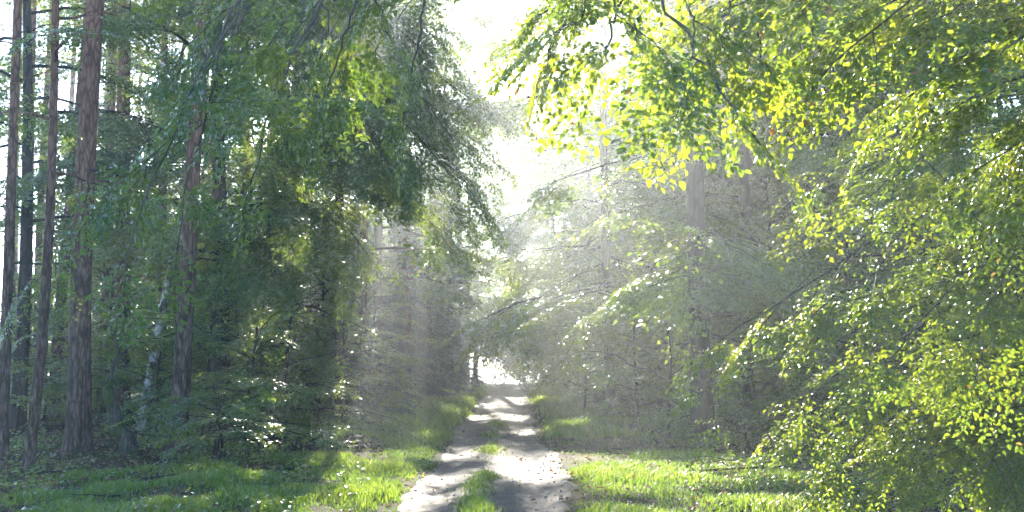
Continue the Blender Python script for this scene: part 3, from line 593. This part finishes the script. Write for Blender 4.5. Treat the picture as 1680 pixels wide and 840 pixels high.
pl = {0: [L(10, 835, 110, 20, arch=.1), L(11, 870, 40, 19, arch=.1), L(9, 850, 220, 21, arch=.08), L(9, 910, 170, 20, arch=.08), L(11, 820, 20, 22, arch=.1), L(8, 880, 290, 22), L(7, 870, 420, 22, arch=.06), L(8, 900, 300, 23), L(10, 850, 330, 23), L(4, 1000, 560, 23), L(5, 1050, 470, 22), L(6, 1250, 400, 21), L(3.2, 1080, 640, 24), L(3.0, 1060, 570, 23), L(2.6, 1010, 610, 24), L(4.2, 1120, 520, 22), L(4.0, 1210, 500, 23), L(3.2, 1260, 570, 24), L(5.2, 1180, 430, 22), L(5.4, 1110, 410, 22.5), L(5, 1040, 400, 23), L(2.4, 1190, 640, 23.5), L(6, 1290, 420, 23), L(6.5, 1200, 330, 22.5), L(9, 980, 200, 23), L(6, 960, 480, 23)],
      6: [L(12, 850, 330, 54), L(15, 840, 230, 54), L(18, 830, 130, 54), L(20, 860, 40, 54), L(17, 900, 100, 55)], 7: [L(15, 790, 200, 66), L(20, 800, 60, 66), L(12, 810, 330, 66), L(18, 840, 110, 68), L(16, 835, 300, 68), L(20, 850, 160, 68), L(23, 870, 60, 68)],
      1: [L(14, 840, 150, 34), L(16, 870, 60, 34), L(12, 900, 100, 33), L(11, 860, 250, 35), L(13, 930, 160, 34), L(15, 800, 80, 36), L(13, 800, 225, 35), L(9, 900, 300, 34), L(8, 830, 450, 33, arch=.08), L(10, 860, 330, 34), L(5, 880, 540, 34), L(4, 930, 580, 34), L(12, 850, 230, 34)], 5: [L(10, 810, 420, 43), L(7, 850, 520, 43), L(14, 830, 210, 43), L(17, 820, 100, 43), L(19, 850, 10, 43), L(13, 880, 260, 42)], 3: [], }
for i, (g, H, r, sp, lb, bi) in enumerate(rt_trees):
    nearish = g[1] < 30
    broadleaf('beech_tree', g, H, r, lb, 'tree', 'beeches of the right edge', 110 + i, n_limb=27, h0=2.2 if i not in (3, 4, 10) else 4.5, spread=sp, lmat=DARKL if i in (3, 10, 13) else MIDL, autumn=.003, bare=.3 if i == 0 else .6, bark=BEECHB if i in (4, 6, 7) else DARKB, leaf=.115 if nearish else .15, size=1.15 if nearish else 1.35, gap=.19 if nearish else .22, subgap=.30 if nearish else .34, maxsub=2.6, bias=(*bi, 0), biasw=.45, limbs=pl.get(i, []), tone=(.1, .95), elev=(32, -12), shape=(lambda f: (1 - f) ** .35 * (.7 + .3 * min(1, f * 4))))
# near beeches right: trunks outside the picture
b = gz(8.0, 13.4)
NR = dict(lmat=BEECH, leaf=.061, autumn=.004, tone=(0, .8), hexa=True, tmpl=NEAR_T, size=.8, gap=.30, subgap=.46, maxsub=1.3, wr=.68, twig=2)
broadleaf('beech_tree', b, 21, .3, 'near beech whose sunlit sprays sweep down across the right side', 'tree', 'near beeches framing the view', 51, n_limb=14, h0=7.5, spread=5, bias=(-.6, 0, 0), biasw=.5, start=.2,
          limbs=[L(6.0, 1290, 245, 12.4), L(5.3, 1340, 350, 11.6), L(5.2, 1225, 392, 14), L(4.6, 1420, 330, 11), L(4.3, 1300, 480, 13.2), L(4.0, 1165, 572, 12.6), L(3.2, 1330, 520, 11.8), L(3.0, 1192, 690, 13.4), L(2.6, 1330, 650, 12), L(2.3, 1290, 720, 13), L(2.0, 1380, 760, 12), L(1.7, 1450, 815, 11.4), L(1.5, 1540, 850, 10.8), L(3.6, 1450, 600, 10.6), L(3.4, 1600, 620, 10.4), L(4.4, 1620, 500, 10.4), L(1.2, 1640, 840, 11.4), L(4.6, 1500, 400, 14.8), L(2.4, 1450, 740, 14.4)], **NR)
b = gz(5.6, 8.2)
broadleaf('beech_tree', b, 19, .26, 'near beech whose yellow green boughs hang across the top right', 'tree', 'near beeches framing the view', 52, n_limb=10, h0=9.5, spread=4.2, bias=(-.6, .2, 0), biasw=.5, start=.2,
          limbs=[L(5.0, 860, -60, 8.2, arch=.03, start=.3, r=.05), *[L(0, tx, ty, Y, p0=at(px, -58, 7.9), arch=a, start=.1, maxsub=.8, r=.014) for px, tx, ty, Y, a in
                 ((1035, 1242, 226, 7.2, .04), (1050, 985, 110, 7.4, .03), (1000, 900, 100, 8.0, .04), (940, 850, 60, 8.3, .04), (1120, 1130, 120, 7.6, .03), (1260, 1190, 90, 8.0, .04), (980, 1060, 90, 7.6, .03), (1290, 1230, 150, 8.4, .05))], L(5.6, 1330, 150, 8), L(5.4, 1300, 40, 8.6), L(5.0, 1395, 130, 8.6), L(4.8, 1450, 200, 8.8), L(5.2, 1500, 60, 8.2), L(4.4, 1550, 190, 8.6), L(4.2, 1600, 280, 8.8), L(5.0, 1180, 20, 8), L(4.6, 1640, 90, 7.6), L(3.8, 1640, 350, 8.6)], **{**NR, 'leaf': .060, 'size': .7, 'maxsub': 1.1})
# undergrowth right
sr = [(1050, 705, 4.0, 1.8, 'leafy sapling between the two shaded beech trunks'), (960, 680, 4.5, 1.8, 'sunlit sapling by the slimmer beech on the right'), (1100, 725, 3.0, 1.6, 'low sapling left of the thick shaded trunk'), (950, 655, 5.0, 1.8, 'pale hazy sapling further along the right verge'), (1230, 740, 2.6, 1.5, 'shaded sapling right of the thick shaded trunk'),
      (1320, 745, 3.6, 2.0, 'dark sapling deep behind the sweeping sprays'), (930, 645, 6.0, 2.0, 'bright hazy sapling by the far right verge'), (1420, 760, 4.5, 2.2, 'dark sapling behind the lowest sweeping sprays'), (1270, 715, 7, 2.6, 'bushy young beech in the shade of the right wood'), (1560, 770, 5, 2.2, 'dark bushy sapling in the lower right shade')]
for i, (px, py, H, sp, lb) in enumerate(sr):
    sapling(px, py, H, lb, 130 + i, sp, (-.15, -.1), n=6 + int(2.2 * H), leaf=.09, size=.85, lmat=BEECH if i in (1, 3, 6) else DARKL)  # sunlit and hazy saplings take the brighter leaf colour, others the shade-tinted one

# ------------------------------------------------------------------ the wood further off: beeches with parts shared by copies
proto = []
for i in range(3):
    proto.append(broadleaf('distant_beech', gz(-9 + i * 0, 74 + i * 9), 25 + i, .24, 'far beech lost in the pale haze beyond the end of the track', 'tree', 'far hazy beeches', 150 + i, n_limb=26, h0=2.5, spread=5.5, lmat=DARKL, bark=DARKB, leaf=.22, tmpl=FAR_T, size=1.7, gap=.45, subgap=.6, maxsub=3, twig=0, cull=True))
k = 0
for (x, y) in [(-4.0, 70), (-9.6, 82), (5.2, 84), (6.5, 96), (-11, 98), (2.6, 92), (3.0, 78), (-2.9, 86), (2.4, 84), (-4.0, 92), (-5.0, 103), (-3.6, 80), (6.0, 74), (8.5, 68), (13, 62), (16, 48), (19, 60), (-4.5, 112), (4.0, 112), (-13, 66), (-18, 78), (11, 104), (14, 88), (-12, 112), (-6, 140), (6, 140), (22, 80), (-24, 96), (18, 36), (14, 25), (22, 46), (12, 44), (17, 70), (25, 60), (10, 62), (30, 75), (27, 45), (20, 30), (-16, 58), (-22, 66), (-28, 76), (-12, 54), (-34, 90), (-20, 110), (30, 100), (20, 118), (-9.5, 47), (-17, 46)]:
    if -12 < x < 3.1 and y < 105:                      # these stand where the sun comes over: crowns of their own
        broadleaf('distant_beech', gz(x, y), 25 + k % 3, .24, 'far beech lost in the pale haze beyond the end of the track', 'tree', 'far hazy beeches', 160 + k, n_limb=34, h0=2.5, spread=5.2, lmat=DARKL, bark=DARKB, leaf=.21, tmpl=FAR_T, size=1.7, gap=.36, subgap=.5, shape=(lambda f: (1 - f) ** .4), maxsub=3, twig=0)
    else: copy_tree(proto[k % 3], gz(x, y), k * 1.7, .85 + .06 * (k % 5))
    k += 1

ub = []
for i in range(3):
    g = gz(-7 - 2 * i, 50 + 4 * i)
    ub.append(broadleaf('undergrowth_beech', g, 5.5 + i, .05, 'bushy young beech lost in the dim depth of the wood', 'sapling', 'undergrowth deep in the wood', 190 + i, n_limb=24, h0=.4, spread=2.6, lmat=DARKL, bark=DARKB, leaf=.15, size=1.1, gap=.34, subgap=.5, maxsub=1.4, tmpl=FAR_T, twig=0, start=.1, elev=(40, 0), shape=lambda f: (1 - .6 * f), cull=False))
rg = np.random.default_rng(77); k = 0
for (xa, xb, ya, yb, n) in [(5, 13, 36, 60, 16), (4, 14, 60, 100, 14), (13, 30, 34, 90, 20), (-12, -6.2, 50, 78, 26), (-16, -9, 42, 62, 12), (-9, -5, 80, 110, 6), (-30, -16, 56, 95, 14)]:
    for _ in range(n):
        copy_tree(ub[k % 3], gz(rg.uniform(xa, xb), rg.uniform(ya, yb)), rg.uniform(0, 6.28), rg.uniform(.7, 1.35)); k += 1

# ------------------------------------------------------------------ grass, litter, clods
def grass_field(n, fx, seed, hmin, hmax, dens):
    rg = np.random.default_rng(seed); x, y = fx(rg, n); 
    cl = np.sin(x * 1.7 + 2 * np.sin(y * .6)) + np.sin(y * 1.3 + x * .8 + 1) + .8 * np.sin(x * 4.1 + y * 2.7)
    kp = dens(x, y) * (.75 + .25 * np.clip(cl, -1, 1.5)) > rg.random(n); x, y, cl = x[kp], y[kp], cl[kp]
    h = rg.uniform(hmin, hmax, len(x)) * (1 + .3 * np.clip(cl, -1.5, 1.5)); h *= np.clip(dens(x, y) * 1.4, .35, 1); wd = (.0045 + .0003 * y) * rg.uniform(.7, 1.3, len(x))
    az = rg.uniform(0, 6.283, len(x)); la = rg.uniform(.1, .8, len(x)) * h
    p = np.stack([x, y, terrain(x, y) - .01], 1); s = np.stack([np.cos(az), np.sin(az), 0 * az], 1) * wd[:, None]
    d = np.stack([np.cos(az + 1.57), np.sin(az + 1.57), 0 * az], 1) * la[:, None]; u = np.zeros_like(p); u[:, 2] = h
    v = np.stack([p - s, p + s, p + s * .75 + d * .35 + u * .62, p - s * .75 + d * .35 + u * .62, p + d + u * .93], 1)
    bq = np.arange(len(x))[:, None] * 5; return v.reshape(-1, 3), bq + [0, 1, 2, 3], bq + [3, 2, 4], np.clip(rg.normal(.45, .17, len(x)) + .13 * np.clip(cl, -1.5, 1.5) + .10 * np.sin(x * 5.3) * np.sin(y * 3.1), 0, 1)
b = MB()
def addg(n, fx, seed, h0, h1, dens):
    v, q, t, tn = grass_field(n, fx, seed, h0, h1, dens)
    b.v.append(v.astype(np.float32)); b.f.append(q + b.n); b.f.append(t + b.n); b.n += len(v)
    for _ in (0, 1): b.mi.append(np.zeros(len(q), np.int32)); b.tone.append(tn.astype(np.float32)); b.sm.append(np.zeros(len(q), bool))
def sm(a, e0, e1): t = np.clip((a - e0) / (e1 - e0), 0, 1); return t * t * (3 - 2 * t)
def ydist(rg, n, a, c): return a * (c / a) ** rg.random(n)
EDL = lambda y: -1.62 + .10 * np.sin(y * .33) + .05 * np.sin(y * .9 + 1)
EDR = lambda y: .78 + .12 * np.sin(y * .3 + 2) + .15 * np.exp(-((y - 22) / 6) ** 2)
dl = lambda x, y: sm(EDL(y) - x, -.28, .4) * (1 - .8 * sm(-x + .9 * np.sin(x * 1.3 + y * .8) + .6 * np.sin(y * 1.9 - x), 3.6 + .02 * y, 7.8 + .03 * y)) * (.45 + .55 * sm(np.sin(x * 2.6 + y * 1.1) + np.sin(y * 1.7 - x * 1.9), -.9, .4)) * (1 - .8 * np.exp(-((y - 23.8 - .1 * x) / .8) ** 2) * sm(-x, 2.2, 3.2))
addg(150000, lambda rg, n: (rg.uniform(-9, -1.3, n), ydist(rg, n, 10, 34)), 1, .06, .17, dl)
addg(70000, lambda rg, n: (rg.uniform(-7, -1.3, n), ydist(rg, n, 30, 75)), 2, .14, .30, dl)
dm = lambda x, y: np.exp(-((x + .50 - .03 * np.sin(y)) / .26) ** 2) * (1 - .93 * sm(y, 18.8, 20.5) + .45 * sm(y, 22.5, 25) * (1 - sm(y, 32, 42))) 
addg(30000, lambda rg, n: (rg.uniform(-1.05, .1, n), ydist(rg, n, 10, 40)), 3, .08, .2, dm)
dr = lambda x, y: sm(x - EDR(y), -.3, .6) * (1 - .8 * sm(x, 3.6, 5.5)) * (.30 + .7 * (1 - sm(y, 19, 26))) * (.5 + .5 * sm(np.sin(x * 2.2 + y * .9) + np.sin(y * 1.1 - x), -.6, .5))
addg(110000, lambda rg, n: (rg.uniform(.5, 7, n), ydist(rg, n, 10, 30)), 4, .05, .15, dr)
dr2 = lambda x, y: sm(x - EDR(y), -.1, .6) * (1 - .8 * sm(x, 2.6, 4.0)) * .75
addg(35000, lambda rg, n: (rg.uniform(.5, 4.5, n), ydist(rg, n, 28, 75)), 5, .10, .24, dr2)
dw = lambda x, y: .28 * sm(-x, 5, 8) * sm(np.sin(x * .9 + y * .5) + np.sin(y * .7 - x * .3), -.2, 1.0)
addg(60000, lambda rg, n: (rg.uniform(-18, -6, n), ydist(rg, n, 15, 42)), 6, .10, .26, dw)
tag(b.build('grass', GRASS), kind='stuff')
# fallen leaves
rg = np.random.default_rng(5); n = 26000
x = np.concatenate([rg.uniform(-16, -.9, n // 2), rg.uniform(-.2, 12, n // 2)]); y = ydist(rg, n, 11, 55)
kp = rg.random(n) < np.where(x < 0, .25 + .75 * sm(-x, 5, 8), .3 + .7 * sm(x, 2.5, 4.5)) * (1 - .75 * (np.abs(x + .4) < 1.1)); x, y = x[kp], y[kp]
pos = np.stack([x, y, terrain(x, y) + rg.uniform(.01, .05, len(x))], 1); az = rg.uniform(0, 6.28, len(x))
d = np.stack([np.cos(az), np.sin(az), rg.normal(size=len(x)) * .3], 1); d /= np.linalg.norm(d, axis=1)[:, None]
nn = np.stack([rg.normal(size=len(x)) * .4, rg.normal(size=len(x)) * .4, np.ones(len(x))], 1); nn -= d * (nn * d).sum(1)[:, None]; nn /= np.linalg.norm(nn, axis=1)[:, None]
b = MB(); v, f, m = leaf_geo(pos, d, nn, rg.uniform(.05, .11, len(x)), .65, True, .3); b.add(v, f, 0, np.repeat(rg.random(len(x)), m)); tag(b.build('fallen_leaves', DEADL), kind='stuff')
n = 1300; y = ydist(rg, n, 11, 42); x = rg.uniform(-1.6, 1.0, n); az = rg.uniform(0, 6.28, n)
kp = rg.random(n) < .12 + .88 * np.clip(np.abs(x + .45) ** 2 * .9 + .25 * (np.abs(x + .5) < .25), 0, 1); x, y, az = x[kp], y[kp], az[kp]; n = len(x)
r = rg.gamma(2, .005, n) + .005; base8 = np.array([[np.cos(a), np.sin(a), z] for z in (0, .55) for a in np.arange(5) * 1.2566] + [[0, 0, .9]]) * [1, 1, 1]
base8[5:10, :2] *= .75
pv_ = base8[None] * (1 + .3 * rg.normal(size=(n, 11, 1))) * r[:, None, None] + np.stack([x, y, terrain(x, y) + .012], 1)[:, None]
q4 = np.array([[i, (i + 1) % 5, 5 + (i + 1) % 5, 5 + i] for i in range(5)]); q3 = np.array([[5 + i, 5 + (i + 1) % 5, 10] for i in range(5)])
b = MB(); bi = np.arange(n)[:, None, None] * 11; b.v.append(pv_.reshape(-1, 3).astype(np.float32)); b.n = n * 11
for q in (q4, q3):
    b.f.append((bi + q).reshape(-1, q.shape[1])); b.mi.append(np.zeros(n * 5, np.int32)); b.tone.append(np.repeat(rg.random(n), 5).astype(np.float32)); b.sm.append(np.zeros(n * 5, bool))
tag(b.build('gravel', leaf_mat('pebble', [(0, (.08, .065, .05)), (1, (.34, .31, .28))], [(0, (.1, .1, .1)), (1, (.1, .1, .1))], rough=.8, trans=0, spec=.3)), kind='stuff')
n = 2600; x = np.concatenate([rg.uniform(-17, -2.2, n // 2), rg.uniform(3.4, 11, n // 2)]); y = ydist(rg, n, 12, 48)
kp = np.sin(x * 1.1 + y * .6) + np.sin(y * .9 - x * .7) > rg.uniform(-1.2, 1.2, n); x, y = x[kp], y[kp]; m_ = 9
cx_ = np.repeat(x, m_) + rg.normal(size=len(x) * m_) * .10; cy_ = np.repeat(y, m_) + rg.normal(size=len(x) * m_) * .10
hh = np.repeat(rg.uniform(.05, .32, len(x)), m_) * rg.uniform(.3, 1, len(cx_)); az = rg.uniform(0, 6.28, len(cx_))
d = np.stack([np.cos(az), np.sin(az), rg.normal(size=len(az)) * .3 - .1], 1); d /= np.linalg.norm(d, axis=1)[:, None]
nn = np.stack([rg.normal(size=len(az)) * .35, rg.normal(size=len(az)) * .35 - .15, np.ones(len(az))], 1); nn -= d * (nn * d).sum(1)[:, None]; nn /= np.linalg.norm(nn, axis=1)[:, None]
b = MB(); v, f, m = leaf_geo(np.stack([cx_, cy_, terrain(cx_, cy_) + hh], 1), d, nn, rg.uniform(.05, .13, len(az)), .6, True); b.add(v, f, 0, np.repeat(np.clip(rg.normal(.5, .25, len(az)), 0, .95), m))
tag(b.build('ground_cover', DARKL), kind='stuff')
b = MB()
for _ in range(420):
    x_ = rg.choice([rg.uniform(-17, -3), rg.uniform(2.2, 10)]); p = gz(x_, 13 * (45 / 13) ** rg.random()); a = rg.uniform(0, 6.28); l = rg.gamma(2, .22) + .15
    e = p + V(math.cos(a) * l, math.sin(a) * l, 0); e[2] = tz(e[0], e[1]) + rg.uniform(.0, .12); p[2] += .02
    q = wander(np.stack([p + (e - p) * t_ for t_ in np.linspace(0, 1, 5)]), .05, rg); b.add(*tube(q, np.linspace(.014, .005, 5) * rg.uniform(.6, 1.6), 5))
tag(b.build('fallen_twigs', DARKB), kind='stuff')
# heaped dark earth clods and rotten bark across the verge
EARTH = bark_mat('earth_clod', [(.3, (.02, .014, .01)), (.7, (.075, .05, .033))], (9, 9, 9), .9)
b = MB(); n = 520; u = rg.random(n); px = 425 + u * 205; py = 737 + 12 * np.sin(u * 5) * .4 + rg.normal(size=n) * 5 + 6 * u
for i in range(n):
    g = G(px[i], py[i]); r = abs(rg.normal()) * .05 + .025; th = rg.uniform(0, 6.28)
    ico = np.array([[1, 0, 0], [-1, 0, 0], [0, 1, 0], [0, -1, 0], [0, 0, 1], [0, 0, -1], [.6, .6, .5], [-.6, .6, .5], [.6, -.6, .5], [-.6, -.6, .5]]) * (1 + .35 * rg.normal(size=(10, 1))) * r
    ico[:, 2] *= .7; cs, sn = math.cos(th), math.sin(th); ico[:, :2] = ico[:, :2] @ np.array([[cs, -sn], [sn, cs]])
    fs = [[4, 6, 7], [4, 7, 9], [4, 9, 8], [4, 8, 6], [0, 2, 6], [2, 7, 6], [2, 1, 7], [1, 9, 7], [1, 3, 9], [3, 8, 9], [3, 0, 8], [0, 6, 8]]
    b.add(ico + g + V(0, 0, r * .35 + .05 * rg.random()), fs, 0)
tag(b.build('earth_clods', EARTH), kind='stuff')
# fallen bough at the foot of the dark straight trunk
g = G(640, 709); rt = thing('fallen_bough', g, 'bare grey fallen bough bent to the grass right of the dark straight trunk', 'branch')
q = wander(bez(at(582, 660, g[1] + .3), at(600, 712, g[1]), g + V(.0, 0, .04), 14), .06, rng); b = MB(); b.add(*tube(q, np.linspace(.05, .015, 14), 7), smooth=True)
b.build('branch', DARKB, rt, g)
for e in (4, 7, 9):
    q2 = wander(bez(q[e], q[e] + V(.2, -.1, .15), q[e] + V(.5, -.15, -.05 + .12 * (e < 8)), 7), .04, rng); b = MB(); b.add(*tube(q2, np.linspace(.02, .005, 7), 5), smooth=True); b.build('twig', DARKB, rt, g)
# logs lying in the left wood
for i, (p1, p2, r, lb) in enumerate([((30, 716), (128, 704), .09, 'thin log lying behind the thin crooked stem'), ((150, 712), (258, 700), .07, 'fallen stem on the forest floor between the pines')]):
    a, c = G(*p1), G(*p2); q = wander(np.linspace(a, c, 14), .06, rng) + V(0, 0, r * .8); b = MB(); v, f = tube(q, np.linspace(r, r * .6, 14), 9, bump=.06); b.add(v, f, smooth=True)
    for ring, ce in ((v[:9], q[0]), (v[-9:], q[-1])): b.add(np.concatenate([ring, [ce]]), [[j, (j + 1) % 9, 9] for j in range(9)])
    tag(b.build('fallen_log', DARKB, None, (0, 0, 0)), lb, 'log', 'fallen stems in the left wood')
# dark stump on the grass
g = G(352, 765); rt = thing('rotten_stump', g, 'small dark rotten stump under the small glossy sapling', 'stump')
b = MB(); trunk_mesh(b, np.linspace(g - V(0, 0, .1), g + V(.04, 0, .42), 9), .07, .045, rg=rng, seg=9, flare=.8); b.build('trunk', DARKB, rt, g)

# ------------------------------------------------------------------ the damp air of the wood
hz = bpy.data.meshes.new('haze'); x0, x1, y0, y1, z0, z1 = -420, 420, -70, 620, float(terrain(0, 600)) - 1.2, 31.0
hz.from_pydata([(x, y, z) for z in (z0, z1) for x, y in ((x0, y0), (x1, y0), (x1, y1), (x0, y1))], [], [(0, 3, 2, 1), (4, 5, 6, 7), (0, 1, 5, 4), (1, 2, 6, 5), (2, 3, 7, 6), (3, 0, 4, 7)]); hz.update()
m, t, out = mat('damp_air'); pv = N(t, 'ShaderNodeVolumePrincipled'); pv.inputs['Color'].default_value = (.88, .94, 1, 1); pv.inputs['Density'].default_value = HAZE; pv.inputs['Anisotropy'].default_value = HAZE_G
t.links.new(pv.outputs[0], out.inputs['Volume']); hz.materials.append(m)
ho = bpy.data.objects.new('haze', hz); C.objects.link(ho); tag(ho, kind='stuff')
print('LEAVES', sum(STAT.values()), 'TREES', len(STAT))
for k_, v_ in sorted(STAT.items(), key=lambda q: -q[1])[:14]: print('  ', k_, v_)
